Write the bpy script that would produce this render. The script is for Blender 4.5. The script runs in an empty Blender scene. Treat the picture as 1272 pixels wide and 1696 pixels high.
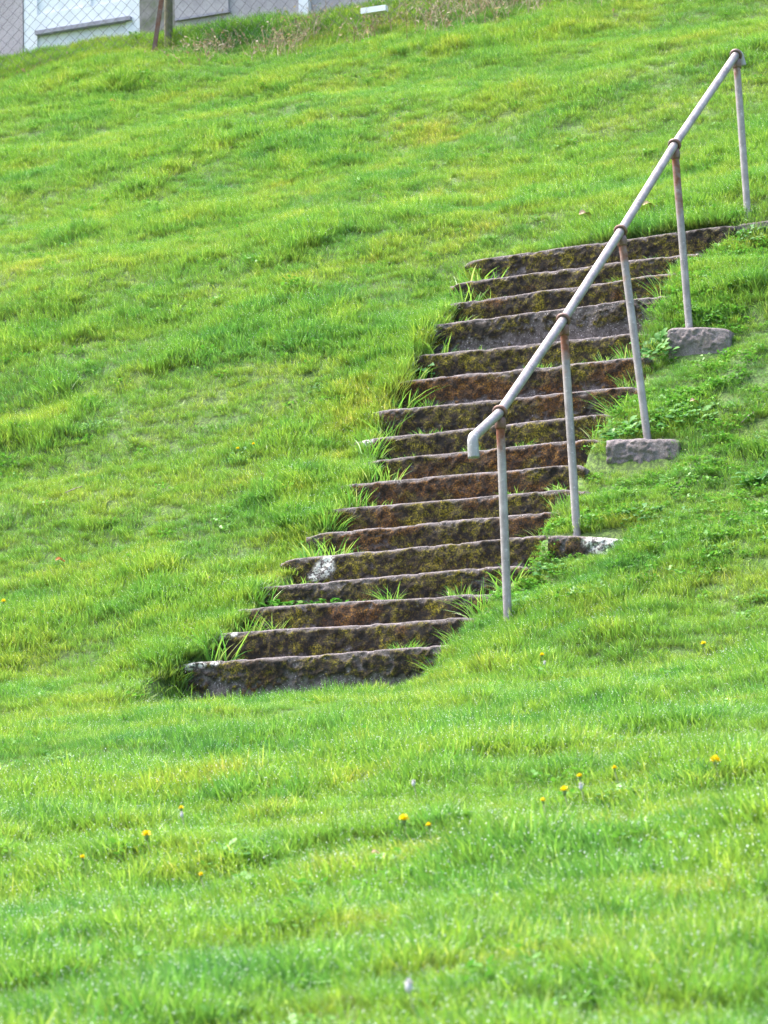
import bpy, math, random
import numpy as np
from mathutils import Vector, Matrix

# ------------------------------------------------------------------ camera, world, sun
EYE = 1.66
F_PX, PITCH, ROLL = 5875.4, 0.15418, 0.02316
sc = bpy.context.scene
cam_d = bpy.data.cameras.new("camera")
cam = bpy.data.objects.new("camera", cam_d)
sc.collection.objects.link(cam)
sc.camera = cam
cam_d.sensor_fit = 'VERTICAL'
cam_d.sensor_height = 36.0
cam_d.lens = F_PX / 1696 * 36
cam_d.clip_start = 0.1
cam_d.clip_end = 3000
fw = Vector((0, math.cos(PITCH), math.sin(PITCH)))
up0 = Vector((0, -math.sin(PITCH), math.cos(PITCH)))
rt0 = Vector((1, 0, 0))
rt = rt0 * math.cos(ROLL) - up0 * math.sin(ROLL)
up = rt0 * math.sin(ROLL) + up0 * math.cos(ROLL)
cam.matrix_world = Matrix(((rt.x, up.x, -fw.x, 0), (rt.y, up.y, -fw.y, 0), (rt.z, up.z, -fw.z, EYE), (0, 0, 0, 1)))
cam_d.dof.use_dof = True
cam_d.dof.focus_distance = 17.6
cam_d.dof.aperture_fstop = 9.0

SUN_EL, SUN_AZ = math.radians(60), math.radians(-62)     # azimuth from +Y, towards -X
world = bpy.data.worlds.new("World")
sc.world = world
world.use_nodes = True
wn = world.node_tree
sky = wn.nodes.new('ShaderNodeTexSky')
sky.sky_type = 'NISHITA'
sky.sun_disc = False
sky.sun_elevation = SUN_EL
sky.sun_rotation = SUN_AZ
sky.air_density = 1.0
sky.dust_density = 4.0
sky.ozone_density = 1.0
bg = wn.nodes['Background']
bg.inputs['Strength'].default_value = 0.15
wn.links.new(sky.outputs['Color'], bg.inputs['Color'])
sun_d = bpy.data.lights.new("sun", 'SUN')
sun_d.energy = 2.8
sun_d.angle = math.radians(25)
sun_d.color = (1.0, 0.95, 0.86)
sun = bpy.data.objects.new("sun", sun_d)
sc.collection.objects.link(sun)
sd = Vector((math.sin(SUN_AZ) * math.cos(SUN_EL), math.cos(SUN_AZ) * math.cos(SUN_EL), math.sin(SUN_EL)))
sun.rotation_euler = sd.to_track_quat('Z', 'Y').to_euler()
sc.view_settings.view_transform = 'Standard'
sc.view_settings.look = 'None'
sc.view_settings.exposure = 2.02
sc.view_settings.gamma = 1.0
sc.cycles.max_bounces = 6
sc.cycles.transparent_max_bounces = 4
sc.cycles.caustics_reflective = False
sc.cycles.caustics_refractive = False

# ------------------------------------------------------------------ frame of the stair and pixel rays
X0, Y0, Z0, PHI = -0.33666, 16.82827, 1.87644, 0.4235
RISE, TREAD = 0.17145, 0.22841
CP, SP = math.cos(PHI), math.sin(PHI)
rng = np.random.default_rng(7)
random.seed(7)

def UVZ(u, v, z):
    """stair frame (u up the hill, v to the right, z above eye) -> world"""
    return (X0 + v * CP + u * SP, Y0 - v * SP + u * CP, z + EYE)

def ray(px, py):
    x, y = px - 636.0, py - 848.0
    c, s = math.cos(ROLL), math.sin(ROLL)
    a, b = x * c - y * s, x * s + y * c
    r, w = a / F_PX, -b / F_PX
    return np.array([r, math.cos(PITCH) - w * math.sin(PITCH), math.sin(PITCH) + w * math.cos(PITCH)])

def to_uv(X, Y):
    dx, dy = X - X0, Y - Y0
    return dx * SP + dy * CP, dx * CP - dy * SP

def on_u(px, py, u):
    """pixel -> (v,z) on the upright plane across the hill at u"""
    d = ray(px, py)
    k = (u + X0 * SP + Y0 * CP) / (d[0] * SP + d[1] * CP)
    return to_uv(d[0] * k, d[1] * k)[1], d[2] * k

def on_v(px, py, v):
    """pixel -> (u,z) on the upright plane along the hill at v"""
    d = ray(px, py)
    k = (v + X0 * CP - Y0 * SP) / (d[0] * CP - d[1] * SP)
    return to_uv(d[0] * k, d[1] * k)[0], d[2] * k

# ------------------------------------------------------------------ noise
def _hash(ix, iy, seed):
    h = (ix.astype(np.int64) * 374761393 + iy.astype(np.int64) * 668265263 + seed * 974634777) & 0xffffffff
    h = ((h ^ (h >> 13)) * 1274126177) & 0xffffffff
    h = (h ^ (h >> 16)) & 0xffffff
    return h / float(0xffffff)

def vn(x, y, seed=0):
    x = np.asarray(x, float); y = np.asarray(y, float)
    ix, iy = np.floor(x), np.floor(y)
    fx, fy = x - ix, y - iy
    fx = fx * fx * (3 - 2 * fx); fy = fy * fy * (3 - 2 * fy)
    a = _hash(ix, iy, seed); b = _hash(ix + 1, iy, seed); c = _hash(ix, iy + 1, seed); d = _hash(ix + 1, iy + 1, seed)
    return (a * (1 - fx) + b * fx) * (1 - fy) + (c * (1 - fx) + d * fx) * fy

def fbm(x, y, seed=0, o=4):
    s = 0; a = .5; t = 0
    for i in range(o):
        s = s + a * vn(x * 2 ** i + 17.3 * i, y * 2 ** i - 9.1 * i, seed + i); t += a; a *= .55
    return s / t          # 0..1

def sstep(a, b, x):
    t = np.clip((x - a) / (b - a), 0, 1)
    return t * t * (3 - 2 * t)

def smax(a, b, k):
    return 0.5 * (a + b + np.sqrt((a - b) ** 2 + k * k))

# ------------------------------------------------------------------ stair edges, read off the photograph
EDGE = [(305, 1099, 765, 1066), (348, 1050, 800, 1020), (390, 1008, 825, 982), (412, 975, 868, 933), (478, 925, 905, 885),
        (520, 884, 927, 845), (535, 845, 962, 808), (570, 802, 962, 768), (612, 763, 988, 725), (600, 728, 1015, 684),
        (622, 680, 1054, 638), (650, 632, 1072, 590), (673, 590, 1075, 549), (702, 540, 1116, 487), (732, 505, 1128, 449),
        (757, 468, 1152, 417), (782, 430, 1212, 372)]
STEP = []
for k, e in enumerate(EDGE):
    u = k * TREAD
    vl, zl = on_u(e[0], e[1], u)
    vr, zr = on_u(e[2], e[3], u)
    STEP.append((u, vl, zl, vr, zr))
ST = np.array(STEP)
UT = ST[-1, 0]
UMID = ST[:, 0]
ZMID = (ST[:, 2] + ST[:, 4]) / 2
print('STEP', np.round(ST, 3).tolist())
VP = 0.965                          # the line of handrail posts
FOOT_U = {4: .83, 8: 1.69, 12: 2.58, 16: 3.70}    # front faces of the post footings

def ground_z(u, v):
    u = np.asarray(u, float); v = np.asarray(v, float)
    vL = np.interp(u, ST[:, 0], ST[:, 1]) + 0.05 - 0.11 * sstep(.12, .0, u)
    vR = np.interp(u, ST[:, 0], ST[:, 3]) - 0.03
    # the bank beside the flight
    left = np.interp(u, ST[:, 0], ST[:, 2]); right = np.interp(u, ST[:, 0], ST[:, 4])
    sidew = sstep(-.7, .9, v)
    ze = left * (1 - sidew) + right * sidew
    ze = ze + np.where(u < 0, u * 0.75, 0)
    ze = np.where(u > UT, ze + 0.617 * (u - UT), ze)
    bank = ze - 0.05 + 0.03 * sidew - .065 * np.exp(-((v - vL + .16) / .17) ** 2) * sstep(.0, .2, u) * (1 - sstep(UT - .1, UT + .1, u))
    fore = Z0 - 0.17 + 0.205 * u + 0.02 * v * sstep(0, 3, v)
    far = sstep(0.55, 1.2, v) + sstep(0.2, 0.9, -v)
    z = smax(bank, fore, 0.05 + 0.22 * np.clip(far, 0, 1))
    # the lap between the flight and its two sides, where the step ends sit in the turf
    inside = sstep(0.0, 0.05, v - vL) * sstep(0.0, 0.05, vR - v)
    cut = np.where(u < -0.015, fore, ze - RISE - 0.16)
    on = inside * sstep(-0.9, -0.3, u) * (1 - sstep(UT + .02, UT + .06, u))
    # relief
    near = np.clip(inside + sstep(0.5, 0.0, np.abs(v - 0.9)) * 0.6, 0, 1) * sstep(-.4, 0, u) * (1 - sstep(UT, UT + .5, u))
    amp = 1 - 0.85 * near
    rel = (fbm(u / .55, v / 1.9, 3, 2) - .5) * .17 + (fbm(u / .20, v / .34, 11, 3) - .5) * .065
    rel = rel + (fbm(u / 3.1, v / 4.2, 23, 2) - .5) * .20 * sstep(UT, UT + 1.5, u)
    # crest a little above the flight, a second one higher up
    rel = rel + 0.09 * np.exp(-((u - UT - .55 - .3 * (vn(v / 2.3, v * 0, 5) - .5)) / .35) ** 2)
    rel = rel + 0.10 * np.exp(-((u - UT - 2.9 - .5 * (vn(v / 2.9, v * 0, 8) - .5)) / .45) ** 2)
    z = z - .10 * sstep(-6.2, -4.4, v) * sstep(UT + 2.5, UT + 4.5, u)
    # mound right of the lowest post and long-grass rise at the right
    rel = rel + 0.06 * np.exp(-((u + .25) / .25) ** 2 - ((v - 1.75) / .45) ** 2)
    z = z + rel * amp
    z = z * (1 - on) + np.minimum(cut, z) * on
    # footing shelves
    for kf in (4, 8, 12, 16):
        uf = FOOT_U[kf]
        m = sstep(-.50, -.24, u - uf) * sstep(.03, .0, u - uf) * sstep(.70, .82, v) * (1 - sstep(1.24, 1.38, v))
        z = z - m * 0.075
    # far field: level ground behind the building, gentle fall below the camera
    z = np.where(u > UT + 5.9, np.minimum(z, 8.38 + (u - UT - 5.9) * .01), z)
    lo = Z0 - .17 + .205 * -19.0
    z = np.where(u < -19, lo + (u + 19) * 0.02, z)
    return z

def ground_hit(px, py, lift=0.0):
    d = ray(px, py)
    k = 6.0
    prev = k
    while k < 60:
        X, Y, Z = d * k
        u, v = to_uv(X, Y)
        if Z < float(ground_z(u, v)) + lift:
            lo, hi = prev, k
            for _ in range(14):
                m = (lo + hi) / 2
                X, Y, Z = d * m
                u, v = to_uv(X, Y)
                if Z < float(ground_z(u, v)) + lift: hi = m
                else: lo = m
            return float(u), float(v), float(ground_z(u, v)), hi
        prev = k
        k += 0.05
    return None

# ------------------------------------------------------------------ object helpers
def tag(o, label=None, cat=None, group=None, kind=None):
    if label: o['label'] = label
    if cat: o['category'] = cat
    if group: o['group'] = group
    if kind: o['kind'] = kind
    return o

def empty(name, loc, label, cat, group=None, rz=0):
    o = bpy.data.objects.new(name, None)
    o.empty_display_size = .1
    o.location = loc
    o.rotation_euler = (0, 0, rz)
    sc.collection.objects.link(o)
    return tag(o, label, cat, group)

def mesh_obj(name, verts, faces, mats, parent=None, smooth=True, attrs=None, midx=None, origin=None, link=True):
    me = bpy.data.meshes.new(name)
    verts = np.asarray(verts, float)
    if parent is not None and origin is None:
        inv = (Matrix.Translation(parent.location) @ parent.rotation_euler.to_matrix().to_4x4()).inverted()
        A = np.array(inv)
        verts = verts @ A[:3, :3].T + A[:3, 3]
    elif origin is not None:
        verts = verts - np.asarray(origin)
    if isinstance(faces, np.ndarray):
        faces = faces.tolist()
    me.from_pydata(verts.tolist(), [], faces)
    for m in (mats if isinstance(mats, (list, tuple)) else [mats]):
        me.materials.append(m)
    if smooth:
        me.polygons.foreach_set('use_smooth', [True] * len(me.polygons))
    if midx is not None:
        me.polygons.foreach_set('material_index', np.asarray(midx, dtype=np.int32))
    for n, a in (attrs or {}).items():
        at = me.attributes.new(n, 'FLOAT', 'POINT')
        at.data.foreach_set('value', np.asarray(a, dtype=np.float32))
    me.update()
    o = bpy.data.objects.new(name, me)
    if link: sc.collection.objects.link(o)
    if parent is not None: o.parent = parent
    elif origin is not None: o.location = origin
    return o

class MB:
    def __init__(s): s.v = []; s.f = []; s.m = []
    def add(s, vs, fs, m=0):
        b = len(s.v); s.v += [tuple(map(float, p)) for p in vs]
        s.f += [tuple(b + i for i in f) for f in fs]; s.m += [m] * len(fs)
    def box(s, p0, p1, fn=lambda a, b, c: (a, b, c), m=0):
        P = [fn(a, b, c) for a in (p0[0], p1[0]) for b in (p0[1], p1[1]) for c in (p0[2], p1[2])]
        s.add(P, [(0, 1, 3, 2), (4, 6, 7, 5), (0, 4, 5, 1), (2, 3, 7, 6), (0, 2, 6, 4), (1, 5, 7, 3)], m)
    def tube(s, pts, rad, n=12, cap=True, m=0):
        pts = [Vector(p) for p in pts]
        rads = rad if isinstance(rad, (list, tuple)) else [rad] * len(pts)
        b = len(s.v)
        t0 = (pts[1] - pts[0]).normalized()
        x = t0.orthogonal().normalized()
        for i, p in enumerate(pts):
            if i == 0: t = pts[1] - pts[0]
            elif i == len(pts) - 1: t = pts[-1] - pts[-2]
            else: t = (pts[i + 1] - p).normalized() + (p - pts[i - 1]).normalized()
            t.normalize()
            x = (x - t * x.dot(t)).normalized(); y = t.cross(x)
            for j in range(n):
                a = 2 * math.pi * j / n
                s.v.append(tuple(p + (x * math.cos(a) + y * math.sin(a)) * rads[i]))
        for i in range(len(pts) - 1):
            for j in range(n):
                q = b + i * n; k = (j + 1) % n
                s.f.append((q + j, q + k, q + n + k, q + n + j)); s.m.append(m)
        if cap:
            s.f.append(tuple(b + j for j in reversed(range(n)))); s.m.append(m)
            e = b + (len(pts) - 1) * n
            s.f.append(tuple(e + j for j in range(n))); s.m.append(m)
    def torus(s, c, axis, R, r, n=32, k=10):
        axis = Vector(axis).normalized(); x = axis.orthogonal().normalized(); y = axis.cross(x); c = Vector(c)
        b = len(s.v)
        for i in range(n):
            a = 2 * math.pi * i / n; d = x * math.cos(a) + y * math.sin(a)
            for j in range(k):
                q = 2 * math.pi * j / k
                s.v.append(tuple(c + d * (R + r * math.cos(q)) + axis * (r * 1.25 * math.sin(q))))
        for i in range(n):
            for j in range(k):
                s.f.append((b + i * k + j, b + ((i + 1) % n) * k + j, b + ((i + 1) % n) * k + (j + 1) % k, b + i * k + (j + 1) % k)); s.m.append(0)
    def build(s, name, mats, parent=None, **kw):
        return mesh_obj(name, s.v, s.f, mats, parent, midx=s.m, **kw)

# ------------------------------------------------------------------ materials
class Mat:
    def __init__(s, name, rough=.8):
        s.m = bpy.data.materials.new(name); s.m.use_nodes = True
        s.t = s.m.node_tree; s.n = s.t.nodes; s.l = s.t.links
        s.b = s.n['Principled BSDF']; s.b.inputs['Roughness'].default_value = rough
    def node(s, ty, **kw):
        n = s.n.new(ty)
        for k, v in kw.items(): setattr(n, k, v)
        return n
    def pos(s, obj=False):
        if obj: return s.node('ShaderNodeTexCoord').outputs['Object']
        return s.node('ShaderNodeNewGeometry').outputs['Position']
    def noise(s, scale, detail=4, rough=.55, vec=None, stretch=None):
        n = s.node('ShaderNodeTexNoise'); n.inputs['Scale'].default_value = scale
        n.inputs['Detail'].default_value = detail; n.inputs['Roughness'].default_value = rough
        v = vec or s.pos()
        if stretch:
            m = s.node('ShaderNodeMapping'); m.inputs['Scale'].default_value = stretch; m.inputs['Rotation'].default_value = (0, 0, PHI)
            s.l.new(v, m.inputs['Vector']); v = m.outputs['Vector']
        s.l.new(v, n.inputs['Vector']); return n.outputs['Fac']
    def ramp(s, fac, stops, mode='LINEAR'):
        r = s.node('ShaderNodeValToRGB'); cr = r.color_ramp; cr.interpolation = mode
        while len(cr.elements) < len(stops): cr.elements.new(.5)
        for e, (p, c) in zip(cr.elements, stops):
            e.position = p; e.color = (*c, 1) if len(c) == 3 else c
        s.l.new(fac, r.inputs['Fac']); return r.outputs['Color']
    def val(s, fac, a, b, c=0., d=1.):
        r = s.node('ShaderNodeMapRange'); r.inputs['From Min'].default_value = a; r.inputs['From Max'].default_value = b
        r.inputs['To Min'].default_value = c; r.inputs['To Max'].default_value = d
        s.l.new(fac, r.inputs['Value']); return r.outputs['Result']
    def mix(s, fac, a, b, mode='MIX'):
        n = s.node('ShaderNodeMix', data_type='RGBA', blend_type=mode)
        for sock, x in ((n.inputs[0], fac), (n.inputs[6], a), (n.inputs[7], b)):
            if isinstance(x, (int, float)): sock.default_value = x
            elif isinstance(x, tuple): sock.default_value = (*x, 1)
            else: s.l.new(x, sock)
        return n.outputs[2]
    def math(s, op, a, b):
        n = s.node('ShaderNodeMath', operation=op)
        for sock, x in zip(n.inputs, (a, b)):
            if isinstance(x, (int, float)): sock.default_value = x
            else: s.l.new(x, sock)
        return n.outputs[0]
    def attr(s, name):
        return s.node('ShaderNodeAttribute', attribute_name=name).outputs['Fac']
    def bump(s, h, strength=.5, dist=.01):
        b = s.node('ShaderNodeBump'); b.inputs['Strength'].default_value = strength; b.inputs['Distance'].default_value = dist
        s.l.new(h, b.inputs['Height']); s.l.new(b.outputs['Normal'], s.b.inputs['Normal'])
    def col(s, c):
        if isinstance(c, tuple): s.b.inputs['Base Color'].default_value = (*c, 1)
        else: s.l.new(c, s.b.inputs['Base Color'])
        return s

def leafy(name, build, rough=.45, trans=.45, spec=.35):
    """leaf material: principled + translucent of the same colour"""
    M = Mat(name, rough)
    c = build(M)
    M.col(c); M.b.inputs['Specular IOR Level'].default_value = spec
    tr = M.node('ShaderNodeBsdfTranslucent')
    if isinstance(c, tuple): tr.inputs['Color'].default_value = (*c, 1)
    else: M.l.new(M.mix(1.0, c, (1.0, 1.0, .75), 'MULTIPLY'), tr.inputs['Color'])
    mx = M.node('ShaderNodeMixShader'); mx.inputs[0].default_value = trans
    M.l.new(M.b.outputs[0], mx.inputs[1]); M.l.new(tr.outputs[0], mx.inputs[2])
    M.l.new(mx.outputs[0], M.n['Material Output'].inputs['Surface'])
    return M.m

def turf_patches(M):
    """patches of lush, fresh, yellowish and mossy turf, in world space"""
    big = M.noise(.9, 4, .6, stretch=(1, 2.0, 2.0))
    mid = M.noise(4.0, 4, .6, stretch=(1, 1.8, 1.8))
    f = M.math('ADD', M.math('MULTIPLY', big, .55), M.math('MULTIPLY', mid, .45))
    return f, M.ramp(f, [(.30, (.066, .215, .060)), (.40, (.112, .290, .055)), (.50, (.172, .345, .052)), (.60, (.245, .370, .052)), (.72, (.36, .38, .08))])

def grass_col(M):
    f, c = turf_patches(M)
    r = M.attr('rnd')
    shade = M.ramp(r, [(0, (.60, .66, .80)), (.5, (1, 1, 1)), (.86, (1.25, 1.15, .9)), (.93, (1.5, 1.25, 1.6)), (1, (2.3, 1.6, 3.0))])
    c = M.mix(1.0, c, shade, 'MULTIPLY')
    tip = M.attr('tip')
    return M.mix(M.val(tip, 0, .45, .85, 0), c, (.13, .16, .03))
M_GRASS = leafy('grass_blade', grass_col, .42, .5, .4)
def tuft_col(M):
    r = M.attr('rnd'); n = M.noise(2.2, 2)
    c = M.ramp(M.math('ADD', M.math('MULTIPLY', r, .6), M.math('MULTIPLY', n, .4)),
               [(.15, (.08, .25, .05)), (.45, (.14, .36, .05)), (.7, (.24, .42, .07)), (.9, (.50, .48, .24))])
    return c
M_TUFT = leafy('long_grass', tuft_col, .38, .45, .45)
def weed_col(M):
    r = M.attr('rnd')
    return M.ramp(r, [(0, (.025, .12, .018)), (.5, (.05, .19, .02)), (.85, (.09, .27, .04)), (1, (.2, .34, .12))])
M_WEED = leafy('weed_leaf', weed_col, .6, .35, .2)
def leaflet_col(M):
    return M.ramp(M.attr('rnd'), [(0, (.06, .20, .03)), (.6, (.11, .29, .04)), (1, (.20, .38, .07))])
M_LEAFLET = leafy('small_leaf', leaflet_col, .5, .4, .3)
def pale_col(M):
    r = M.attr('rnd')
    return M.ramp(r, [(0, (.045, .16, .035)), (.6, (.08, .22, .06)), (1, (.14, .30, .12))])
M_PALE = leafy('pale_leaf', pale_col, .6, .35, .2)
M_DEW_GLINT = Mat('dew_glint', .08).col((.85, .88, .9)).m  # dew drops in opaque near-white, so their glint is painted into the colour
def dead_col(M):
    r = M.attr('rnd')
    return M.ramp(r, [(0, (.20, .15, .09)), (.4, (.36, .28, .20)), (.7, (.50, .42, .34)), (.85, (.16, .24, .06)), (1, (.13, .26, .06))])
M_DEAD = leafy('dead_stalk', dead_col, .8, .3, .1)

G = Mat('turf_soil', .95)
_, gc = turf_patches(G)
gn = G.noise(60, 5, .7)
G.col(G.mix(G.val(gn, .42, .72), (.034, .060, .012), G.mix(.35, gc, (.08, .10, .028))))  # soil's dark tone also paints in the shade of gaps between tufts
G.bump(gn, .4, .012)
M_SOIL = G.m

C = Mat('mossy_concrete', .93)
moss = C.attr('moss'); worn = C.attr('worn'); lichen = C.attr('lichen')
cn = C.noise(38, 5, .65); cf = C.noise(190, 4, .6); cb = C.noise(6, 4, .6)
conc = C.ramp(cn, [(.25, (.030, .023, .021)), (.45, (.080, .065, .062)), (.6, (.145, .122, .120)), (.78, (.25, .212, .21))])
conc = C.mix(C.val(C.noise(130, 2, .5), .64, .69), conc, (.50, .45, .46))
pale = C.ramp(cf, [(.3, (.13, .105, .11)), (.6, (.27, .23, .24)), (.75, (.42, .37, .38))])
conc = C.mix(worn, conc, pale)
mc = C.ramp(C.math('ADD', C.math('MULTIPLY', C.noise(8, 3, .6), .5), C.math('MULTIPLY', C.noise(32, 4, .65), .5)), [(.40, (.008, .005, .003)), (.46, (.024, .013, .005)), (.50, (.050, .036, .005)), (.55, (.076, .062, .005)), (.62, (.150, .122, .006))])
rs = C.attr('rustmoss')
mc = C.mix(rs, mc, C.ramp(C.noise(22, 3), [(.35, (.018, .008, .004)), (.52, (.075, .030, .006)), (.68, (.14, .066, .007))]))
mfine = C.ramp(C.noise(120, 3, .7), [(.38, (.12, .12, .12)), (.50, (.7, .7, .65)), (.64, (2.2, 2.1, 1.5))])
mc = C.mix(1.0, mc, mfine, 'MULTIPLY')
base = C.mix(moss, conc, mc)
base = C.mix(C.math('MULTIPLY', lichen, C.val(C.noise(48, 5, .75), .47, .53)), base, (.70, .69, .64))
C.col(base)
C.bump(C.math('ADD', cn, C.math('MULTIPLY', cf, .9)), 1.0, .010)
M_CONC = C.m

def metal(name, c0, c1, rust0=(.16, .045, .020), rust1=(.25, .105, .065)):
    M = Mat(name, .5)
    n = M.noise(14, 5, .6, vec=M.pos(True)); st = M.noise(60, 3, .6, vec=M.pos(True))
    c = M.ramp(n, [(.3, c0), (.7, c1)])
    c = M.mix(M.val(st, .60, .72), c, tuple(x * 1.35 for x in c1))
    rc = M.ramp(st, [(.3, rust0), (.7, rust1)])
    rf = M.attr('rust')
    f = M.val(M.math('ADD', rf, M.math('MULTIPLY', M.math('SUBTRACT', n, .5), 1.5)), .35, .80)
    M.col(M.mix(f, c, rc))
    M.b.inputs['Metallic'].default_value = .25
    M.l.new(M.val(f, 0, 1, .48, .9), M.b.inputs['Roughness'])
    M.bump(M.math('ADD', n, M.math('MULTIPLY', st, .6)), .35, .003)
    return M.m
M_GALV = metal('galvanised_pipe', (.20, .17, .172), (.385, .34, .335))
M_RUSTY = metal('rusted_iron', (.14, .09, .085), (.22, .15, .14), (.14, .05, .03), (.26, .11, .07))
M_CAP = metal('worn_end_cap', (.27, .255, .26), (.36, .335, .34))

# ------------------------------------------------------------------ ground sheet
def axis(lo, hi, fine_lo, fine_hi, step):
    a = list(np.arange(fine_lo, fine_hi + 1e-6, step))
    s, x = step, fine_hi
    while x < hi: s *= 1.25; x += s; a.append(x)
    s, x = step, fine_lo
    while x > lo: s *= 1.25; x -= s; a.insert(0, x)
    return np.array(a)
ua = axis(-400, 400, -9.5, 10.5, .06)
va = axis(-400, 400, -8.0, 6.2, .06)
UU, VV = np.meshgrid(ua, va, indexing='ij')
ZZ = ground_z(UU, VV)
GX, GY, GZ = UVZ(UU, VV, ZZ)
nu, nv = UU.shape
idx = np.arange(nu * nv).reshape(nu, nv)
quads = np.stack([idx[:-1, :-1], idx[:-1, 1:], idx[1:, 1:], idx[1:, :-1]], -1).reshape(-1, 4)
g = mesh_obj('ground', np.stack([GX, GY, GZ], -1).reshape(-1, 3), quads[:, ::-1], M_SOIL)
tag(g, kind='structure')

# ------------------------------------------------------------------ turf: tufts scattered over the sheet
def blade_fan(n, rad, hmin, hmax, width, bend, seed, dew_glint=0, spread=.35):
    """n curved tapering blades -> verts, faces, rnd, tip, material index"""
    R = np.random.default_rng(seed)
    V = []; Fs = []; rn = []; tp = []; mi = []
    for i in range(n):
        a = R.uniform(0, 2 * math.pi); q = rad * math.sqrt(R.uniform())
        bx, by = q * math.cos(a), q * math.sin(a)
        h = R.uniform(hmin, hmax) * (1 - .25 * q / rad)
        da = a + R.normal(0, .9)
        dx, dy = math.cos(da), math.sin(da)
        fa = R.uniform(0, math.pi); wx, wy = math.cos(fa), math.sin(fa)
        lean = R.uniform(.05, spread); bd = R.uniform(.2, 1) * bend
        w = width * R.uniform(.7, 1.3)
        b = len(V); c = R.uniform()
        for j, t in enumerate((0, .4, .75, 1)):
            off = h * (lean * t + bd * t * t)
            zz = h * t * (1 - .35 * bd * t)
            ww = w * (1, .9, .55, 0)[j] / 2
            if j < 3:
                V += [(bx + dx * off - wx * ww, by + dy * off - wy * ww, zz), (bx + dx * off + wx * ww, by + dy * off + wy * ww, zz)]
                rn += [c, c]; tp += [t, t]
            else:
                V.append((bx + dx * off, by + dy * off, zz)); rn.append(c); tp.append(1)
        Fs += [(b, b + 1, b + 3, b + 2), (b + 2, b + 3, b + 5, b + 4), (b + 4, b + 5, b + 6)]; mi += [0] * 3
        if i < dew_glint:
            p = np.array(V[-1]) * .97; s = R.uniform(.0007, .0014); b = len(V)
            V += [tuple(p + np.array(o) * s) for o in ((1, 0, 0), (-1, 0, 0), (0, 1, 0), (0, -1, 0), (0, 0, 1), (0, 0, -1))]
            rn += [0] * 6; tp += [1] * 6
            Fs += [(b, b+2, b+4), (b+2, b+1, b+4), (b+1, b+3, b+4), (b+3, b, b+4), (b+2, b, b+5), (b+1, b+2, b+5), (b+3, b+1, b+5), (b, b+3, b+5)]
            mi += [1] * 8
    return V, Fs, rn, tp, mi

tuft_coll = bpy.data.collections.new('turf_tufts')
specs = [(50, .060, .030, .065, .0027, .35, 6), (50, .060, .035, .075, .0027, .6, 6), (48, .055, .040, .080, .0030, .5, 7),
         (44, .050, .05, .100, .0031, .45, 4), (56, .065, .022, .050, .0026, .8, 3), (44, .055, .045, .09, .0034, .9, 4)]
for i, (n, rd, h0, h1, w, bd, dw) in enumerate(specs):
    V, Fs, rn, tp, mi = blade_fan(n, rd, h0, h1, w, bd, 100 + i, dw, .45)
    V = [(a * 1, b * 1, c) for a, b, c in V]
    o = mesh_obj('turf_tuft_%d' % i, V, Fs, [M_GRASS, M_DEW_GLINT], attrs={'rnd': rn, 'tip': tp}, midx=mi, link=False)
    tuft_coll.objects.link(o)

# a seventh kind: small round-leaved ground cover mixed into the turf
Rl = np.random.default_rng(66); V = []; Fs = []; rn = []
for i in range(46):
    a = Rl.uniform(0, 6.28); q = .06 * math.sqrt(Rl.uniform()); L = Rl.uniform(.010, .022); z0_ = Rl.uniform(.012, .045)
    da = Rl.uniform(0, 6.28); dx, dy = math.cos(da), math.sin(da); px_, py_ = q * math.cos(a), q * math.sin(a); ti = Rl.uniform(-.2, .8)
    b = len(V); c = Rl.uniform()
    for (f, sdw) in ((0, 0), (.35, .42), (.75, .36), (1, 0), (.75, -.36), (.35, -.42)):
        V.append((px_ + dx * L * f - dy * L * sdw, py_ + dy * L * f + dx * L * sdw, z0_ + ti * L * f)); rn.append(c)
    Fs.append(tuple(range(b, b + 6)))
o = mesh_obj('turf_tuft_6', V, Fs, [M_LEAFLET], attrs={'rnd': rn, 'tip': [1] * len(rn)}, link=False)
tuft_coll.objects.link(o)

def path_w(u, v):
    """trodden strip leading off to the left from the foot of the flight"""
    d = (u + 1.14 - 1.35 * (v - .46)) / 1.68
    return np.exp(-(d / .36) ** 2) * (1 - sstep(.5, 1.1, v))

def scatter(ulo, uhi, vlo, vhi, dens, seed):
    R = np.random.default_rng(seed)
    n = int((uhi - ulo) * (vhi - vlo) * dens)
    u = R.uniform(ulo, uhi, n); v = R.uniform(vlo, vhi, n)
    return u, v
def in_view(u, v, m):
    X, Y, _ = UVZ(u, v, 0)
    return (Y > 5.5) & (np.abs(X) < Y * .1085 + m)
u1, v1 = scatter(-11, 9.9, -9.5, 8, 880, 1)
kk = (u1 > -1.0) | (np.random.default_rng(9).uniform(size=len(u1)) < .86)
u1, v1 = u1[kk], v1[kk]
# the turf lapping the flight's two sides is denser
ue, ve = scatter(-.1, UT, -1.15, 1.5, 900, 3)
ee = (np.abs(ve - np.interp(ue, ST[:, 0], ST[:, 1]) + .10) < .17) | (np.abs(ve - np.interp(ue, ST[:, 0], ST[:, 3]) - .22) < .27)
u1, v1 = np.concatenate([u1, ue[ee]]), np.concatenate([v1, ve[ee]])
X, Y, _ = UVZ(u1, v1, 0)
keep = in_view(u1, v1, .35)
R = np.random.default_rng(2)
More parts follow.
